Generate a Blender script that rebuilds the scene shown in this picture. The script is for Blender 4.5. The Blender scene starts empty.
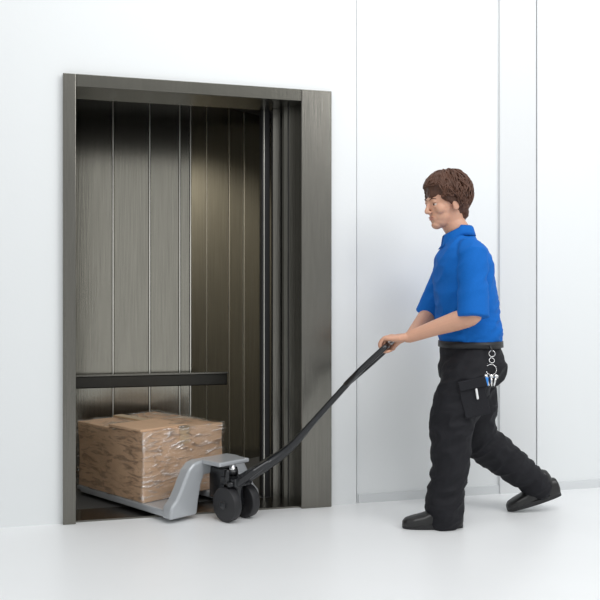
import bpy, bmesh, math, random
from mathutils import Vector, Matrix, noise
random.seed(4)
S = bpy.context.scene
S.view_settings.view_transform = 'Standard'
COL = S.collection

# ------------------------------------------------------------ helpers
def mat(name, color, rough=0.5, metal=0.0, coat=0.0, bump=0.0, bscale=20, stretch=(1,1,1), cvar=0.0, spec=0.5):
    m = bpy.data.materials.new(name); m.use_nodes = True
    nt = m.node_tree; b = nt.nodes['Principled BSDF']
    b.inputs['Base Color'].default_value = (*color, 1)
    b.inputs['Roughness'].default_value = rough
    b.inputs['Metallic'].default_value = metal
    b.inputs['Coat Weight'].default_value = coat
    b.inputs['Specular IOR Level'].default_value = spec
    if bump or cvar:
        tc = nt.nodes.new('ShaderNodeTexCoord'); mp = nt.nodes.new('ShaderNodeMapping')
        mp.inputs['Scale'].default_value = stretch
        n = nt.nodes.new('ShaderNodeTexNoise'); n.inputs['Scale'].default_value = bscale
        n.inputs['Detail'].default_value = 4
        nt.links.new(tc.outputs['Object'], mp.inputs['Vector']); nt.links.new(mp.outputs[0], n.inputs['Vector'])
        if bump:
            bp = nt.nodes.new('ShaderNodeBump'); bp.inputs['Strength'].default_value = bump
            bp.inputs['Distance'].default_value = 0.01
            nt.links.new(n.outputs['Fac'], bp.inputs['Height']); nt.links.new(bp.outputs[0], b.inputs['Normal'])
        if cvar:
            mx = nt.nodes.new('ShaderNodeMixRGB')
            mx.inputs[1].default_value = (*[c*(1-cvar) for c in color], 1)
            mx.inputs[2].default_value = (*[min(1, c*(1+cvar)) for c in color], 1)
            nt.links.new(n.outputs['Fac'], mx.inputs[0]); nt.links.new(mx.outputs[0], b.inputs['Base Color'])
    return m

def obj(name, bm, m=None, parent=None, smooth=False):
    me = bpy.data.meshes.new(name)
    bmesh.ops.recalc_face_normals(bm, faces=bm.faces)
    bm.to_mesh(me); bm.free()
    o = bpy.data.objects.new(name, me); COL.objects.link(o)
    if m: me.materials.append(m)
    if smooth:
        for p in me.polygons: p.use_smooth = True
    if parent: o.parent = parent
    return o

def empty(name, loc=(0,0,0)):
    e = bpy.data.objects.new(name, None); COL.objects.link(e); e.empty_display_size = 0.1
    return e

def bevel(o, w=0.004, seg=2):
    md = o.modifiers.new('bv', 'BEVEL'); md.width = w; md.segments = seg; md.limit_method = 'ANGLE'
    return o

def box_bm(bm, o, ax, ay, az, a0, a1, b0, b1, c0, c1):
    o, ax, ay, az = map(Vector, (o, ax, ay, az))
    vs = [bm.verts.new(o+ax*a+ay*b+az*c) for a in (a0,a1) for b in (b0,b1) for c in (c0,c1)]
    for f in ((0,1,3,2),(4,6,7,5),(0,4,5,1),(2,3,7,6),(0,2,6,4),(1,5,7,3)):
        bm.faces.new([vs[i] for i in f])
    return bm

def extr_poly(bm, pts, vec):
    a = [bm.verts.new(p) for p in pts]; b = [bm.verts.new(Vector(p)+vec) for p in pts]
    bm.faces.new(a); bm.faces.new(b[::-1])
    n = len(a)
    for i in range(n): bm.faces.new([a[i], b[i], b[(i+1)%n], a[(i+1)%n]])

def loft(bm, rings, n=20, expo=2.0):
    prev = None; first = None
    for (c, A, B) in rings:
        c, A, B = Vector(c), Vector(A), Vector(B); r = []
        for i in range(n):
            t = 2*math.pi*i/n; ct, st = math.cos(t), math.sin(t)
            x = math.copysign(abs(ct)**(2/expo), ct); y = math.copysign(abs(st)**(2/expo), st)
            r.append(bm.verts.new(c+A*x+B*y))
        if prev:
            for i in range(n): bm.faces.new([prev[i], prev[(i+1)%n], r[(i+1)%n], r[i]])
        else: first = (r, c)
        prev = r; last = (r, c)
    for r, c in (first, last):
        v = bm.verts.new(c)
        for i in range(n): bm.faces.new([v, r[i], r[(i+1)%n]])

def tube(bm, pts, rad, n=14, flat=1.0, ref=(0,0,1), caps=True):
    P = [Vector(p) for p in pts]; R = list(rad)
    ref = Vector(ref); rings = []
    T = []
    for i in range(len(P)):
        a = P[max(0,i-1)]; b = P[min(len(P)-1,i+1)]
        T.append((b-a).normalized())
    def fr(t):
        A = t.cross(ref)
        if A.length < 1e-3: A = t.cross(Vector((1,0,0)))
        A.normalize(); B = A.cross(t).normalized(); return A, B
    if caps:
        A, B = fr(T[0])
        for k in (0.25, .7): rings.append((P[0]-T[0]*R[0]*math.cos(math.asin(k))*flat, A*R[0]*k, B*R[0]*k*flat))
    for p, t, r in zip(P, T, R):
        A, B = fr(t); rings.append((p, A*r, B*r*flat))
    if caps:
        A, B = fr(T[-1])
        for k in (0.7, .25): rings.append((P[-1]+T[-1]*R[-1]*math.cos(math.asin(k))*flat, A*R[-1]*k, B*R[-1]*k*flat))
    loft(bm, rings, n)

def smooth_path(pts, rad, sub=4):
    P = [Vector(p) for p in pts]; out = []; ro = []
    for i in range(len(P)-1):
        p0 = P[max(i-1,0)]; p1 = P[i]; p2 = P[i+1]; p3 = P[min(i+2,len(P)-1)]
        for k in range(sub):
            t = k/sub
            out.append(0.5*((2*p1)+(p2-p0)*t+(2*p0-5*p1+4*p2-p3)*t*t+(3*p1-p0-3*p2+p3)*t**3))
            ro.append(rad[i]*(1-t)+rad[i+1]*t)
    out.append(P[-1]); ro.append(rad[-1]); return out, ro

def ell(bm, c, r, M=None, seg=20):
    m = Matrix.Translation(Vector(c)) @ Matrix.Diagonal((*r, 1))
    if M: m = M @ m
    bmesh.ops.create_uvsphere(bm, u_segments=seg, v_segments=seg//2+2, radius=1, matrix=m)

def fuse(name, bm, vox, sm=4, m=None, parent=None, disp=None, post=None):
    """voxel-fuse overlapping closed volumes into one continuous smooth surface"""
    bmesh.ops.recalc_face_normals(bm, faces=bm.faces)
    me = bpy.data.meshes.new(name+'_src'); bm.to_mesh(me); bm.free()
    o = bpy.data.objects.new(name, me); COL.objects.link(o)
    r = o.modifiers.new('r', 'REMESH'); r.mode = 'VOXEL'; r.voxel_size = vox; r.use_smooth_shade = True
    s = o.modifiers.new('s', 'SMOOTH'); s.iterations = sm; s.factor = 0.5
    dg = bpy.context.evaluated_depsgraph_get(); dg.update()
    me2 = bpy.data.meshes.new_from_object(o.evaluated_get(dg))
    o.modifiers.clear(); o.data = me2
    if disp:
        nn = [v.normal.copy() for v in me2.vertices]
        for v, nv in zip(me2.vertices, nn): v.co += nv*disp(v.co)
    if post: post(me2)
    for p in me2.polygons: p.use_smooth = True
    me2.materials.clear()
    if m: me2.materials.append(m)
    if parent: o.parent = parent
    return o

# ------------------------------------------------------------ materials
M_wall = mat('wall_paint', (0.775,0.795,0.80), 0.6, bump=0.03, bscale=60)
M_wall2 = mat('wall_paint_grey', (0.70,0.715,0.72), 0.6, bump=0.03, bscale=60)
M_floor = mat('floor_vinyl', (0.82,0.83,0.835), 0.35, cvar=0.02, bscale=3)
M_trim = mat('trim_paint', (0.66,0.68,0.69), 0.4, cvar=0.01)
M_joint = mat('joint_shadow_gap', (0.22,0.23,0.24), 0.7, cvar=0.02)
M_steel = mat('brushed_dark_steel', (0.13,0.126,0.110), 0.26, 1.0, bump=0.08, bscale=9, stretch=(30,30,0.6), cvar=0.28)
M_steel2 = mat('brushed_frame_steel', (0.19,0.183,0.163), 0.26, 1.0, bump=0.08, bscale=9, stretch=(30,30,0.6), cvar=0.25)
M_panel = mat('car_panel_steel', (0.33,0.315,0.27), 0.20, 1.0, bump=0.05, bscale=7, stretch=(25,25,0.5), cvar=0.28)
M_seam = mat('bright_seam', (0.9,0.88,0.80), 0.35, 1.0, cvar=0.05)
M_bounce = mat('car_side_bounce', (0.42,0.40,0.35), 0.6, cvar=0.05)  # pale matte finish made up to bounce light onto the wing panels
M_black = mat('black_rubber', (0.008,0.008,0.009), 0.5, cvar=0.2)
M_rail = mat('bumper_rail', (0.05,0.048,0.043), 0.35, 0.9, cvar=0.1)
M_carfloor = mat('car_floor', (0.06,0.06,0.058), 0.5, cvar=0.2)
M_card = mat('cardboard', (0.62,0.41,0.26), 0.75, bump=0.2, bscale=18, cvar=0.1)
M_tape = mat('packing_tape', (0.60,0.44,0.27), 0.25, cvar=0.05)
M_jgrey = mat('jack_grey_paint', (0.44,0.46,0.48), 0.3, 0.2, coat=0.4, cvar=0.03)
M_jblack = mat('jack_black_paint', (0.010,0.011,0.013), 0.28, 0.1, coat=0.3, cvar=0.2)
M_chrome = mat('chrome', (0.75,0.75,0.75), 0.12, 1.0, cvar=0.02)
M_tyre = mat('wheel_nylon', (0.015,0.015,0.017), 0.5, cvar=0.1)
M_shirt = mat('blue_polo_cotton', (0.004,0.120,0.46), 0.8, bump=0.12, bscale=160, cvar=0.1, spec=0.2)
M_pants = mat('black_work_twill', (0.009,0.009,0.012), 0.75, bump=0.15, bscale=140, cvar=0.15, spec=0.3)
M_skin = mat('skin', (0.60,0.33,0.225), 0.5, cvar=0.06, bscale=30, bump=0.03)
M_skin.node_tree.nodes['Principled BSDF'].inputs['Subsurface Weight'].default_value = 0.1
M_skin.node_tree.nodes['Principled BSDF'].inputs['Subsurface Radius'].default_value = (0.02,0.008,0.004)
M_lip = mat('lips', (0.50,0.22,0.17), 0.45, cvar=0.05)
M_hair = mat('brown_hair', (0.080,0.030,0.014), 0.55, cvar=0.4, bscale=40)
M_eye = mat('eye_white', (0.55,0.50,0.46), 0.3, cvar=0.01)
M_iris = mat('iris', (0.05,0.035,0.025), 0.2, cvar=0.05)
M_shoe = mat('shoe_leather', (0.012,0.012,0.012), 0.35, cvar=0.1)
M_blue = mat('blue_key_tag', (0.03,0.25,0.75), 0.4, cvar=0.05)
M_white = mat('white_label', (0.8,0.8,0.8), 0.5, cvar=0.02)

# plastic film
M_film = bpy.data.materials.new('stretch_film'); M_film.use_nodes = True
nt = M_film.node_tree; nt.nodes.clear()
out = nt.nodes.new('ShaderNodeOutputMaterial'); mx = nt.nodes.new('ShaderNodeMixShader')
tr = nt.nodes.new('ShaderNodeBsdfTransparent'); gl = nt.nodes.new('ShaderNodeBsdfGlossy')
gl.inputs['Roughness'].default_value = 0.16; gl.inputs['Color'].default_value = (0.98,0.98,0.98,1)
tc = nt.nodes.new('ShaderNodeTexCoord'); mp = nt.nodes.new('ShaderNodeMapping'); mp.inputs['Scale'].default_value = (2.5,2.5,11)
mp.inputs['Rotation'].default_value = (0.25,0.2,0)
nz = nt.nodes.new('ShaderNodeTexNoise'); nz.inputs['Scale'].default_value = 3; nz.inputs['Detail'].default_value = 6; nz.inputs['Distortion'].default_value = 1.8
bp = nt.nodes.new('ShaderNodeBump'); bp.inputs['Strength'].default_value = 0.8; bp.inputs['Distance'].default_value = 0.03
rp = nt.nodes.new('ShaderNodeValToRGB'); rp.color_ramp.elements[0].position = 0.48; rp.color_ramp.elements[0].color = (0.12,)*3+(1,)
rp.color_ramp.elements[1].position = 0.62; rp.color_ramp.elements[1].color = (0.55,)*3+(1,)
L = nt.links.new
L(tc.outputs['Object'], mp.inputs[0]); L(mp.outputs[0], nz.inputs[0]); L(nz.outputs[0], bp.inputs['Height'])
L(bp.outputs[0], gl.inputs['Normal']); L(nz.outputs[0], rp.inputs[0]); L(rp.outputs[0], mx.inputs[0])
L(tr.outputs[0], mx.inputs[1]); L(gl.outputs[0], mx.inputs[2]); L(mx.outputs[0], out.inputs[0])

# ------------------------------------------------------------ room (wall frame: u along wall, v into the lift)
th = math.radians(15.2)
O = Vector((-1.114,3.915,0)); U = Vector((math.cos(th),math.sin(th),0)); V = Vector((-math.sin(th),math.cos(th),0)); Z = Vector((0,0,1))
WH = 3.1
def wbox(name, u0,u1,v0,v1,z0,z1, m, parent=None, bv=0.0):
    bm = bmesh.new(); box_bm(bm, O, U, V, Z, u0,u1,v0,v1,z0,z1)
    o = obj(name, bm, m, parent)
    if bv: bevel(o, bv)
    return o

bm = bmesh.new(); box_bm(bm, (0,0,0), (1,0,0),(0,1,0),(0,0,1), -6,7,-5,8,-0.1,0)
obj('floor', bm, M_floor)
wl = empty('wall_front')
wbox('wall_left_part', -3.5,-0.0,0.0,0.22,0,WH, M_wall, wl)
wbox('wall_over_lift', 0.0,1.313,0.0,0.22,2.11,WH, M_wall, wl)
wbox('wall_pier', 1.313,1.455,0.0,0.22,0,WH, M_wall, wl)
wbox('wall_pier_joint', 1.455,1.465,0.03,0.22,0,WH, M_wall2, wl)
wbox('wall_bay', 1.465,2.277,0.018,0.22,0,WH, M_wall, wl)
wbox('wall_pilaster', 2.277,2.495,0.0,0.22,0,WH, M_wall2, wl)
wbox('wall_gap', 2.495,2.507,0.03,0.22,0,WH, M_joint, wl)
wbox('wall_right_part', 2.507,6.5,0.006,0.22,0,WH, M_wall, wl)
wbox('baseboard_right', 2.51,6.5,-0.004,0.006,0,0.045, M_trim)
wbox('baseboard_bay', 1.47,2.277,0.008,0.018,0,0.045, M_trim)

# ------------------------------------------------------------ elevator
lift = empty('freight_elevator')
def W(u,v,z=0): return O+U*u+V*v+Z*z
wbox('jamb_left', 0.0,0.059,-0.03,0.22,0,2.11, M_steel2, lift, 0.003)
wbox('jamb_right', 1.154,1.313,-0.03,0.10,0,2.11, M_steel2, lift, 0.003)
wbox('jamb_right_back', 1.156,1.50,0.10,0.30,0,2.11, M_steel, lift)
wbox('header', 0.059,1.154,-0.03,0.22,2.05,2.11, M_steel, lift, 0.003)
wbox('door_leaf_a', 1.096,1.30,0.10,0.14,0,2.05, M_steel, lift, 0.002)
wbox('door_leaf_b', 1.054,1.30,0.17,0.21,0,2.05, M_steel2, lift, 0.002)
wbox('door_leaf_fold', 1.117,1.121,0.094,0.10,0,2.05, M_black, lift)
wbox('door_edge_seal', 1.010,1.054,0.24,0.30,0,2.2, M_black, lift, 0.002)
wbox('door_seal_bead', 1.020,1.023,0.234,0.24,0,2.1, M_seam, lift)
wbox('door_operator', -0.02,1.5,0.225,0.32,2.10,2.45, M_black, lift)
wbox('sill', 0.059,1.30,0.0,0.22,0.0,0.008, M_steel2, lift)
wbox('car_floor', 0.0,1.55,0.22,1.85,0.0,0.006, M_carfloor, lift)
wbox('car_side_left', 0.0,0.02,0.22,1.02,0.006,2.28, M_panel, lift)
wbox('car_side_right', 1.53,1.55,0.30,1.85,0.006,2.28, M_bounce, lift)
wbox('car_ceiling', 0.0,1.55,0.32,1.85,2.28,2.30, M_black, lift)
def panelled(prefix, p0, p1, widths, inset=0.0):
    p0, p1 = Vector(p0), Vector(p1); d = (p1-p0).normalized(); nrm = Vector((d.y,-d.x,0)); L_ = (p1-p0).length
    bm = bmesh.new(); bs = bmesh.new(); bk = bmesh.new(); x = 0
    box_bm(bk, p0, d, -nrm, Z, 0, L_, 0.02,0.035,0.006,2.28)
    for i, w in enumerate(widths):
        x1 = min(L_, x+w)
        tilt = math.radians(random.uniform(-1.5,1.5))
        dd = Matrix.Rotation(tilt,3,'Z') @ d
        nn = Vector((dd.y,-dd.x,0))
        box_bm(bm, p0+d*x, dd, -nn, Z, 0.006, x1-x-0.006, 0,0.018,0.006,2.28)
        box_bm(bs, p0+d*x, d, -nrm, Z, x1-x-0.003, x1-x+0.003, -0.003,0.016,0.006,2.275)
        x = x1
        if x >= L_: break
    bevel(obj(prefix+'_panels', bm, M_panel, lift), 0.002)
    obj(prefix+'_seams', bs, M_seam, lift); obj(prefix+'_backing', bk, M_black, lift)
panelled('car_back', W(0.0,1.0), W(0.735,1.0), [0.275,0.215,0.18,0.3])
c1 = W(0.735,1.0); c2 = W(1.29,1.396); c3 = c1+(c2-c1)*1.4
panelled('car_wing', c1, c3, [0.135,0.20,0.14,0.2,0.2,0.2])
wbox('bumper_rail', 0.03,0.950,0.93,0.965,0.535,0.605, M_rail, lift, 0.006)
wbox('bumper_rail_lip', 0.03,0.953,0.922,0.97,0.605,0.614, M_steel2, lift)
for i,u in enumerate((0.12,0.45,0.70)): wbox('rail_bracket_%d'%i, u,u+0.03,0.96,1.0,0.55,0.60, M_rail, lift)
# added spot and fixture, bouncing off the right-hand side wall to brighten the wing
wbox('wing_fill_fixture', 1.02,1.10,0.42,0.50,2.262,2.28, M_white, lift, 0.004)
l = bpy.data.lights.new('wing_fill_spot','SPOT'); l.energy = 75; l.spot_size = math.radians(85); l.spot_blend = 0.8; l.color=(1,.96,.88); l.shadow_soft_size = .04
lo = bpy.data.objects.new('wing_fill_spot', l); COL.objects.link(lo); lo.location = W(1.06,0.46,2.24); lo.parent = lift
lo.rotation_euler = (W(1.53,1.05,1.15)-W(1.06,0.46,2.24)).to_track_quat('-Z','Y').to_euler()

# ------------------------------------------------------------ box
H = Vector((-0.714,0.70,0)); Wd = Vector((0.70,0.714,0)); BC = Vector((-0.430,4.115,0))
def jbox(bm, w0,w1,h0,h1,z0,z1): return box_bm(bm, BC, Wd, H, Z, w0,w1,h0,h1,z0,z1)
cb = empty('cardboard_box')
bm = bmesh.new(); jbox(bm, -0.27,0.235,0.205,0.805,0.058,0.400)
bmesh.ops.subdivide_edges(bm, edges=bm.edges, cuts=14, use_grid_fill=True)
for v in bm.verts:
    n = noise.noise_vector(v.co*5)*0.010 + noise.noise_vector(v.co*14)*0.003
    n.z = n.z*0.6 if v.co.z > 0.07 else 0
    v.co += n
o = obj('carton', bm, M_card, cb, True); bevel(o, 0.004)
for p in o.data.polygons: p.use_smooth = False
bm = bmesh.new(); jbox(bm, -0.280,0.245,0.195,0.815,0.060,0.407)
bmesh.ops.subdivide_edges(bm, edges=bm.edges, cuts=36, use_grid_fill=True)
for v in bm.verts:
    q = Vector((v.co.x*8, v.co.y*8, v.co.z*26+v.co.x*6))
    n = noise.noise_vector(v.co*5)*0.010
    r_ = (1-abs(noise.noise(q))*3)*0.006
    outw = Vector((v.co.x-(BC+H*.5).x, v.co.y-(BC+H*.5).y, 0)).normalized()
    n += outw*max(-0.003, r_)
    if v.co.z < 0.07: n.z = 0
    v.co += n
obj('stretch_film', bm, M_film, cb, True)
bm = bmesh.new(); jbox(bm, -0.05,0.01,0.199,0.81,0.399,0.4085); jbox(bm, -0.05,0.01,0.199,0.2045,0.32,0.4085)
obj('tape', bm, M_tape, cb)
bm = bmesh.new(); jbox(bm, -0.275,0.01,0.22,0.50,0.401,0.414); obj('top_flap', bm, M_card, cb)

# ------------------------------------------------------------ pallet jack
pj = empty('pallet_jack')
prof = [(-.285,.02),(-.280,.075),(-.250,.105),(-.225,.145),(-.200,.195),(-.175,.240),(-.145,.268),(-.11,.276),
        (.11,.276),(.145,.268),(.175,.240),(.200,.195),(.225,.145),(.250,.105),(.280,.075),(.285,.02),
        (.125,.02),(.115,.09),(.10,.16),(.08,.205),(-.08,.205),(-.10,.16),(-.115,.09),(-.125,.02)]
bm = bmesh.new(); extr_poly(bm, [BC+Wd*a+Z*b-H*0.035 for a,b in prof], H*0.07)
bevel(obj('fork_frame', bm, M_jgrey, pj), 0.012, 3)
bm = bmesh.new(); jbox(bm, -0.095,0.095,-0.165,-0.02,0.258,0.280); bevel(obj('top_cap', bm, M_jgrey, pj), 0.008, 3)
for i, w in enumerate((-0.2,0.2)):
    bm = bmesh.new(); jbox(bm, w-0.075,w+0.075,-0.02,0.78,0.022,0.057); jbox(bm, w-0.06,w+0.06,0.78,0.84,0.025,0.05)
    bevel(obj('fork_%d'%(i+1), bm, M_jgrey, pj), 0.008, 2)
    bm = bmesh.new(); c = BC+Wd*w+H*0.72+Z*0.027; tube(bm, [c-Wd*0.04, c+Wd*0.04], [0.027,0.027], 20, caps=False)
    obj('load_roller_%d'%(i+1), bm, M_tyre, pj, True)
PV = BC - H*0.175            # pump centre
for i, w in enumerate((-0.058,0.058)):
    bm = bmesh.new(); c = PV+Wd*w+Z*0.082
    loft(bm, [(c-Wd*0.024, H*0.070, Z*0.070),(c-Wd*0.022, H*0.081, Z*0.081),(c+Wd*0.022, H*0.081, Z*0.081),(c+Wd*0.024, H*0.070, Z*0.070)], 32)
    bevel(obj('steer_wheel_%d'%(i+1), bm, M_tyre, pj, True), 0.002)
    bm = bmesh.new(); tube(bm, [c-Wd*0.028, c+Wd*0.028], [0.020,0.020], 20, caps=False); obj('wheel_hub_%d'%(i+1), bm, M_jblack, pj, True)
bm = bmesh.new(); tube(bm, [PV+Z*0.05, PV+Z*0.20], [0.030,0.034], 24, caps=False)
box_bm(bm, PV, Wd, H, Z, -0.05,0.05,-0.05,0.06,0.165,0.205)
box_bm(bm, PV, Wd, H, Z, -0.09,0.09,-0.02,0.02,0.070,0.095)
box_bm(bm, PV, Wd, H, Z, -0.045,0.045,0.04,0.15,0.09,0.24)
bevel(obj('pump_body', bm, M_jblack, pj), 0.005)
bm = bmesh.new(); tube(bm, [PV+H*0.03+Z*0.19, PV+H*0.03+Z*0.260], [0.017,0.017], 20, caps=False); obj('piston_rod', bm, M_chrome, pj, True)
bm = bmesh.new(); tube(bm, [PV+H*0.03+Z*0.21, PV+H*0.03+Z*0.235], [0.028,0.028], 20, caps=False)
tube(bm, [PV-H*0.02-Wd*0.07+Z*0.175, PV-H*0.02+Wd*0.07+Z*0.175], [0.014,0.014], 16, caps=False)
tube(bm, [PV-Wd*0.055+Z*0.18, PV-Wd*0.055+Z*0.235],[0.012,0.010],14)
obj('valve_parts', bm, M_jblack, pj, True)
# handle
P0 = PV-H*0.01+Z*0.178; P1 = Vector((-0.05,4.03,0.335)); P2 = Vector((0.238,3.965,0.665)); HC = Vector((0.42,3.92,0.838))
hd = Vector((HC.x-P2.x, HC.y-P2.y,0)).normalized(); PP = Vector((-hd.y, hd.x,0))
if PP.y < 0: PP = -PP
bm = bmesh.new()
pts, rr = smooth_path([P0, P0+(P1-P0)*0.5+Z*-0.006, P1, P1+(P2-P1)*0.4, P2], [0.034,0.036,0.027,0.019,0.018], 5)
tube(bm, pts, rr, 16, flat=0.8)
for s in (-1,1): tube(bm, [P0+PP*0.04*s-Z*0.01, P0+PP*0.042*s+(P1-P0)*0.35, P0+PP*0.025*s+(P1-P0)*0.6],[0.016,0.018,0.014],12)
fuse('handle_shaft', bm, 0.004, 3, M_jblack, pj)
bm = bmesh.new()
ax = (HC-P2)
for s in (-1,1):
    pts, rr = smooth_path([P2-ax*0.10, P2+ax*0.12+PP*0.05*s, P2+ax*0.40+PP*0.105*s, P2+ax*0.88+PP*0.118*s, HC+PP*0.095*s, HC+PP*0.02*s],
                          [0.015,0.014,0.0135,0.0135,0.0135,0.013], 6)
    tube(bm, pts, rr, 12)
tube(bm, [HC-PP*0.05, HC+PP*0.05],[0.013,0.013],12)
tube(bm, [P2-ax*0.02, P2+ax*0.35],[0.013,0.010],12)
tube(bm, [P2+ax*0.3+PP*0.0, P2+ax*0.55+Z*0.015+PP*0.02],[0.008,0.007],10)
fuse('handle_loop', bm, 0.003, 2, M_jblack, pj)

# ------------------------------------------------------------ man
man = empty('man')
def vec(*a): return Vector(a)
YC = 3.97
X_, Y_ = vec(1,0,0), vec(0,1,0)
SN = vec(.785,3.790,1.258); EN = vec(.775,3.735,.985); WN = HC-PP*0.070+vec(.098,-.005,.040)
SF = vec(.762,4.135,1.258); EF = vec(.655,4.200,.985); WF = HC+PP*0.070+vec(.095,.005,.040)
bm = bmesh.new()
rings = [(.842,.812,.134,.158),(.855,.811,.139,.165),(.90,.806,.146,.172),(1.00,.796,.146,.178),(1.10,.785,.143,.188),(1.18,.777,.140,.197),
         (1.245,.774,.128,.200),(1.290,.772,.108,.175),(1.325,.766,.085,.120),(1.352,.758,.067,.076)]
loft(bm, [(vec(cx,YC,z), X_*rx, Y_*ry) for z,cx,rx,ry in rings], 32, 2.3)
def sleeve(S_, E_, k):
    e = S_+(E_-S_)*1.05
    pts = [S_+vec(-.01,0.10*k,.028), S_+vec(-.005,.04*k,.014), S_, S_+(E_-S_)*0.35, S_+(E_-S_)*0.7, e]
    tube(bm, pts, [.058,.064,.067,.066,.068,.073], 24, caps=False)
sleeve(SN, EN, 1); sleeve(SF, EF, -1)
def fold(c, f, k=1.0):
    q = Vector(f)
    n1 = noise.noise(vec(c.x*q.x, c.y*q.y, c.z*q.z))
    return (1-abs(n1)*2.2)*k
def shirt_disp(c):
    a = noise.noise(vec(c.x*9, c.y*6, c.z*12))*0.005
    s = c.x*.7+c.z*.7
    a += fold(vec(s*1.0, c.y, (c.z-c.x)), (5,8,15), 0.0075)
    low = max(0, 1-abs(c.z-0.90)/0.12)
    a += low*fold(c, (9,9,34), 0.008)
    hem = min((c-(SN+(EN-SN)*1.05)).length, (c-(SF+(EF-SF)*1.05)).length)
    return (a-0.003)*min(1, max(0.1, (hem-.07)/.06))
fuse('polo_shirt', bm, 0.006, 3, M_shirt, man, shirt_disp)
# collar
NB = vec(.752,YC,1.345)
bm = bmesh.new()
n = 48; rows = []
for j,(r,dz) in enumerate(((.060,.012),(.061,.040),(.064,.050),(.071,.042),(.078,.018),(.083,.000),(.080,.000),(.073,.018),(.067,.036))):
    row = []
    for i in range(n):
        t = math.radians(12)+ (2*math.pi-math.radians(24))*i/(n-1)
        fx = -math.cos(t); fy = math.sin(t)
        front = max(0, -fx); tip = max(0,(front-.6)/.4)
        dzz = dz-front*0.034+(0.008 if fx>0 else 0)-0.022*tip*(1 if j in (4,5,6,7) else 0)
        row.append(bm.verts.new(NB+vec(fx*(r*1.03+.010*tip*(j in (5,6))), fy*r*1.05, dzz)))
    rows.append(row)
for j in range(len(rows)-1):
    for i in range(n-1): bm.faces.new([rows[j][i],rows[j][i+1],rows[j+1][i+1],rows[j+1][i]])
co = obj('collar', bm, M_shirt, man, True)
sd = co.modifiers.new('so','SOLIDIFY'); sd.thickness = 0.003

# --- trousers
bm = bmesh.new()
HN = vec(.806,3.880,.80); KN = vec(.690,3.850,.440); AN = vec(.655,3.845,.085)
HF = vec(.812,4.060,.80); KF = vec(.885,4.095,.375); AF = vec(1.180,4.140,.125)
loft(bm, [(vec(.806,YC,.850),X_*.136,Y_*.160),(vec(.812,YC,.81),X_*.143,Y_*.168),(vec(.822,YC,.75),X_*.158,Y_*.178),(vec(.820,YC,.68),X_*.150,Y_*.170),(vec(.81,YC,.64),X_*.10,Y_*.14)], 28, 2.3)
def leg(pts, rad):
    p, r = smooth_path(pts, rad, 4); tube(bm, p, r, 20, ref=(0,1,0))
leg([HN+vec(0,0,-.03), HN.lerp(KN,.3)+vec(.006,0,0), HN.lerp(KN,.65)+vec(.002,0,0), KN+vec(.006,0,0), KN.lerp(AN,.35)+vec(.018,0,0), KN.lerp(AN,.75)+vec(.010,0,0), AN+vec(.008,0,-.02)],
    [.106,.121,.113,.099,.089,.083,.085])
leg([HF+vec(0,0,-.03), HF.lerp(KF,.3), HF.lerp(KF,.65), KF+vec(-.01,0,.0), KF.lerp(AF,.35)+vec(.0,0,-.005), KF.lerp(AF,.75), AF+vec(.0,0,.0)],
    [.104,.110,.104,.098,.090,.078,.070])
def pants_disp(c):
    a = noise.noise(vec(c.x*10, c.y*7, c.z*10))*0.006
    a += fold(vec(c.x+c.z*.6, c.y, c.z-c.x*.6), (9,8,18), 0.009)-.004
    w = max(0, 1-(c-AN).length/0.14); a += w*fold(c,(8,8,30),0.007)
    return a*min(1, max(0.1,(.83-c.z)/.06))
fuse('trousers', bm, 0.006, 3, M_pants, man, pants_disp)
bm = bmesh.new()
R = [(vec(.811,YC,z),X_*rx,Y_*(rx+.026)) for z,rx in ((.826,.142),(.828,.150),(.856,.149),(.858,.138))]
loft(bm, R, 40, 2.3); obj('belt', bm, M_black, man, True)
def patch(name, c, ax, up, w, h, t, m):
    bm = bmesh.new(); ax = Vector(ax).normalized(); up = Vector(up).normalized(); nn = ax.cross(up).normalized()
    box_bm(bm, c, ax, nn, up, -w/2,w/2,-t/2,t/2,-h/2,h/2); o = obj(name, bm, m, man); bevel(o, 0.005, 3); return o
patch('cargo_pocket', (.785,3.758,.60), (1,.10,.2), (-.25,.02,1), .12,.15,.02, M_pants)
patch('pocket_flap', (.775,3.754,.672), (1,.10,.2), (-.25,.02,1), .13,.045,.026, M_pants)
patch('pocket_label', (.795,3.743,.628), (1,.10,.2), (-.15,.02,1), .010,.05,.012, M_white)
# keys
bm = bmesh.new()
kc = vec(.865,3.772,.735)
def ring(bm, c, r, t, tilt):
    pts = [c+vec(math.cos(a)*r, math.sin(a)*r*math.sin(tilt), math.sin(a)*r*math.cos(tilt)) for a in [2*math.pi*i/20 for i in range(21)]]
    tube(bm, pts, [t]*21, 8, ref=(0,1,0), caps=False)
ring(bm, kc, .024, .0018, .2); ring(bm, kc+vec(.002,-.004,.042), .012, .0018, .4); ring(bm, kc+vec(.004,0,.072),.014,.002,.1)
for dx,rot in ((-.02,-.3),(.0,.0),(.018,.25)):
    q = kc+vec(dx,-.008,-.045); Rm = Matrix.Rotation(rot,3,'Y')
    box_bm(bm, q, Rm@X_, Y_, Rm@Z, -.004,.004,-.001,.001,-.030,.012)
    box_bm(bm, q, Rm@X_, Y_, Rm@Z, -.009,.009,-.0015,.0015,.008,.024)
obj('keys', bm, M_chrome, man, True)
bm = bmesh.new(); box_bm(bm, kc+vec(-.024,-.012,-.05), X_,Y_,Z,-.009,.009,-.003,.003,-.022,.016); bevel(obj('key_tag', bm, M_blue, man),.003)
bm = bmesh.new(); tube(bm, [vec(.862,3.785,.84), kc+vec(.004,0,.085)],[.006,.004],8); obj('key_strap', bm, M_black, man, True)

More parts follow.
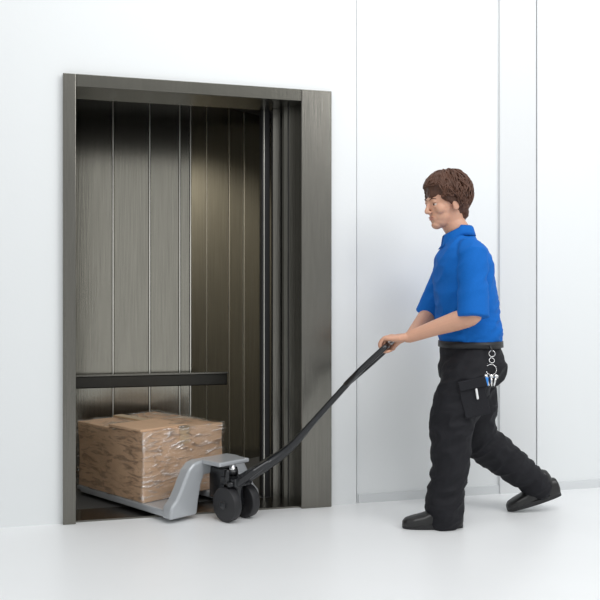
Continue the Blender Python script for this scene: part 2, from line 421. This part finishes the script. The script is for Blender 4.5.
# --- shoes
def shoe(name, ankle, toe_dir, up, sole_z=None):
    t = Vector(toe_dir).normalized(); up = Vector(up).normalized(); s = t.cross(up).normalized(); up = s.cross(t).normalized()
    bm = bmesh.new()
    R = []
    for x,w,h,zc in ((-.085,.020,.025,.045),(-.078,.032,.045,.048),(-.05,.036,.052,.050),(0,.038,.055,.052),(.05,.042,.045,.044),(.10,.048,.034,.034),(.15,.046,.027,.028),(.18,.034,.022,.024),(.195,.016,.013,.018)):
        R.append((Vector(ankle)+t*x+up*(zc-.0), s*w, up*h*.95))
    loft(bm, R, 24, 2.4)
    tube(bm, [Vector(ankle)+up*.06-t*.02, Vector(ankle)+up*.11-t*.02],[.042,.040],18)
    o = fuse(name, bm, .004, 3, M_shoe, man)
    bm = bmesh.new(); pl=[]
    for i in range(28):
        a = 2*math.pi*i/28; x = math.cos(a); y = math.sin(a)
        pl.append(Vector(ankle)+t*(.055+.142*x)+s*(.043+.006*x)*math.copysign(abs(y)**.8,y)+up*-.002)
    extr_poly(bm, pl, up*.022); bevel(obj(name+'_sole', bm, M_black, man), .003)
shoe('shoe_near', (AN.x+.012, AN.y, .003), (-1,-.04,0), (0,0,1))
shoe('shoe_far', (AF.x+.040, AF.y+.01, .056), (-.93,-.05,-.27), (-.27,0,.93))

# --- arms + hands
def arm(name, S_, E_, W_, bar, side):
    bm = bmesh.new()
    p, r = smooth_path([S_+(E_-S_)*.35, S_+(E_-S_)*.75, E_, E_.lerp(W_,.25)+vec(0,0,-.003), E_.lerp(W_,.6), W_], [.050,.046,.043,.045,.036,.027], 4)
    tube(bm, p, r, 18)
    f = (vec(bar.x,bar.y,0)-vec(W_.x,W_.y,0)).normalized(); b = PP
    f = (f-b*f.dot(b)).normalized()
    def q(ff,bb,zz): return bar+f*ff+b*bb+Z*zz
    loft(bm, [(W_-f*.015, b*.026, Z*.021),(W_+f*.012, b*.029, Z*.020),(q(-.060,0,.036), b*.038, Z*.0175),(q(-.030,0,.035), b*.042, Z*.0155),
              (q(-.004,0,.033), b*.043, Z*.0125),(q(.008,0,.029), b*.038, Z*.008)], 20, 2.4)
    ell(bm, q(-.050, side*.026, .026), (.024,.020,.018))
    for k,(off,L_) in enumerate(((.034,.95),(.0115,1.05),(-.0115,1.0),(-.033,.84))):
        bo = off*side
        pts = [q(-.018,bo,.036), q(.006,bo,.0375), q(.026*L_,bo*1.04,.023), q(.0335*L_,bo*1.04,.002), q(.021*L_,bo,-.020), q(.002,bo,-.0255), q(-.012*L_,bo,-.023)]
        p, r = smooth_path(pts, [.010,.0105,.0090,.0092,.0082,.0078,.0070], 3)
        tube(bm, p, r, 10, ref=tuple(b))
    pts = [q(-.060,side*.022,.028), q(-.042,side*.046,.016), q(-.024,side*.054,-.004), q(-.006,side*.047,-.022), q(.010,side*.036,-.030)]
    p, r = smooth_path(pts, [.015,.0135,.011,.0105,.008], 4); tube(bm, p, r, 12, ref=tuple(b))
    return fuse(name, bm, .0025, 2, M_skin, man)
arm('arm_near', SN, EN, WN, HC-PP*0.066, +1)
arm('arm_far', SF, EF, WF, HC+PP*0.066, -1)

# --- head (local: +x forward, y left, z up)
HEADC = vec(.692,3.962,1.508)
MH = Matrix.Translation(HEADC) @ Matrix.Rotation(math.pi+math.radians(22),4,'Z') @ Matrix.Rotation(math.radians(8),4,'Y')
bm = bmesh.new()
e = lambda c,r: ell(bm, c, r, MH, 28)
e((-.012,0,.035),(.096,.076,.086)); e((.030,0,.0),(.062,.064,.085)); e((.034,0,-.050),(.053,.054,.055)); e((.036,0,-.076),(.048,.044,.036))
e((.060,0,-.094),(.028,.026,.022)); e((.080,0,.024),(.014,.046,.012)); e((.070,0,-.062),(.021,.030,.022))
for s in (-1,1):
    e((.054,s*.040,-.020),(.028,.023,.030)); e((.098,s*.011,-.034),(.009,.008,.007))
    e((.078,s*.031,.0125),(.013,.017,.007)); e((.077,s*.031,-.0095),(.012,.015,.0055))
    e((-.008,s*.076,-.008),(.019,.007,.031)); e((-.002,s*.074,-.026),(.010,.007,.012))
def hp(*a): return MH @ Vector(a)
tube(bm, [hp(.086,0,.018),hp(.098,0,-.006),hp(.108,0,-.028)],[.007,.009,.0115],12)
tube(bm, [hp(-.020,0,-.02), hp(-.025,0,-.09), vec(.765,YC,1.36), vec(.775,YC,1.27)],[.062,.057,.058,.062],22)
fuse('head', bm, .0028, 6, M_skin, man)
bm = bmesh.new(); e((.0890,0,-.0575),(.005,.021,.004)); e((.0875,0,-.067),(.006,.018,.005)); obj('lips', bm, M_lip, man, True)
bm = bmesh.new()
for s in (-1,1): e((.0750,s*.031,.001),(.0115,.0125,.0075))
obj('eyes', bm, M_eye, man, True)
bm = bmesh.new()
for s in (-1,1): e((.0838,s*.032,.001),(.0035,.0060,.0060))
obj('irises', bm, M_iris, man, True)
bm = bmesh.new()
for s in (-1,1): tube(bm, [hp(.0925,s*.014,.024),hp(.0915,s*.030,.031),hp(.079,s*.047,.026)],[.002,.003,.0015],8)
obj('eyebrows', bm, M_hair, man, True)
# hair
bm = bmesh.new()
e((-.020,0,.058),(.108,.090,.094)); e((-.055,0,.0),(.062,.080,.085)); e((-.070,0,-.045),(.037,.060,.048)); e((.035,0,.090),(.060,.068,.040))
for s in (-1,1): e((.0,s*.070,.035),(.050,.020,.040))
fuse('hair_cap', bm, .005, 3, M_hair, man, lambda c: noise.noise(c*30)*0.008+noise.noise(c*70)*0.004)
bm = bmesh.new()
for i in range(950):
    if i < 750: a = random.uniform(-math.pi, math.pi); pol = random.uniform(0.0, 2.0)
    else: a = random.uniform(-1.0, 1.0); pol = random.uniform(0.3, 0.95)
    if abs(a) < 0.9 and pol > 1.02: continue
    if abs(a) < 1.5 and pol > 1.55: continue
    def sp(a,pol,k): 
        return Vector((-.022+.117*k*math.sin(pol)*math.cos(a), .094*k*math.sin(pol)*math.sin(a), .050+.106*k*math.cos(pol)))
    pts=[]; a1=a; p1=pol; curl=random.uniform(-.6,.6); L_=random.uniform(.10,.20); lift_=random.uniform(.02,.12)
    for j in range(6):
        pts.append(MH @ sp(a1, p1, 0.94+0.07*math.sin(j/5*math.pi)+random.uniform(0,.05)+ (lift_*j/5)))
        p1 += L_*random.uniform(.8,1.2); a1 += curl*0.3*math.cos(j*1.2)
        lim = 1.12 if abs(a1)<.8 else (1.62 if abs(a1)<1.45 else 2.35)
        p1 = min(p1, lim+random.uniform(0,.14))
    p, r = smooth_path(pts, [.0030,.0045,.0040,.0032,.0022,.0008], 2)
    tube(bm, p, r, 6, caps=False)
obj('hair_locks', bm, M_hair, man, True)

# ------------------------------------------------------------ light / world / camera
w = bpy.data.worlds.new('World'); S.world = w; w.use_nodes = True
w.node_tree.nodes['Background'].inputs[0].default_value = (0.97,0.99,1,1)
w.node_tree.nodes['Background'].inputs[1].default_value = 0.72
def area(name, loc, target, size, power, color=(1,1,1)):
    l = bpy.data.lights.new(name,'AREA'); l.shape='RECTANGLE'; l.size=size[0]; l.size_y=size[1]; l.energy=power; l.color=color
    o = bpy.data.objects.new(name,l); COL.objects.link(o); o.location = loc
    o.rotation_euler = (Vector(target)-Vector(loc)).to_track_quat('-Z','Y').to_euler()
area('overhead_fill', (0.8,1.8,4.2), (0.6,4.2,1.0), (3,2), 70)  # added softbox above the open-topped room, no real fixture there
area('side_fill', (3.5,1.5,3.5), (0.9,4.2,1.0), (2,2), 58)  # second added softbox, lifting the scene from the right

cam = bpy.data.cameras.new('camera'); cam.sensor_width = 36; cam.lens = 50.0
co = bpy.data.objects.new('camera', cam); COL.objects.link(co)
co.location = (0,0,1.05); co.rotation_euler = (math.pi/2,0,0)
cam.clip_start = 0.05
S.camera = co
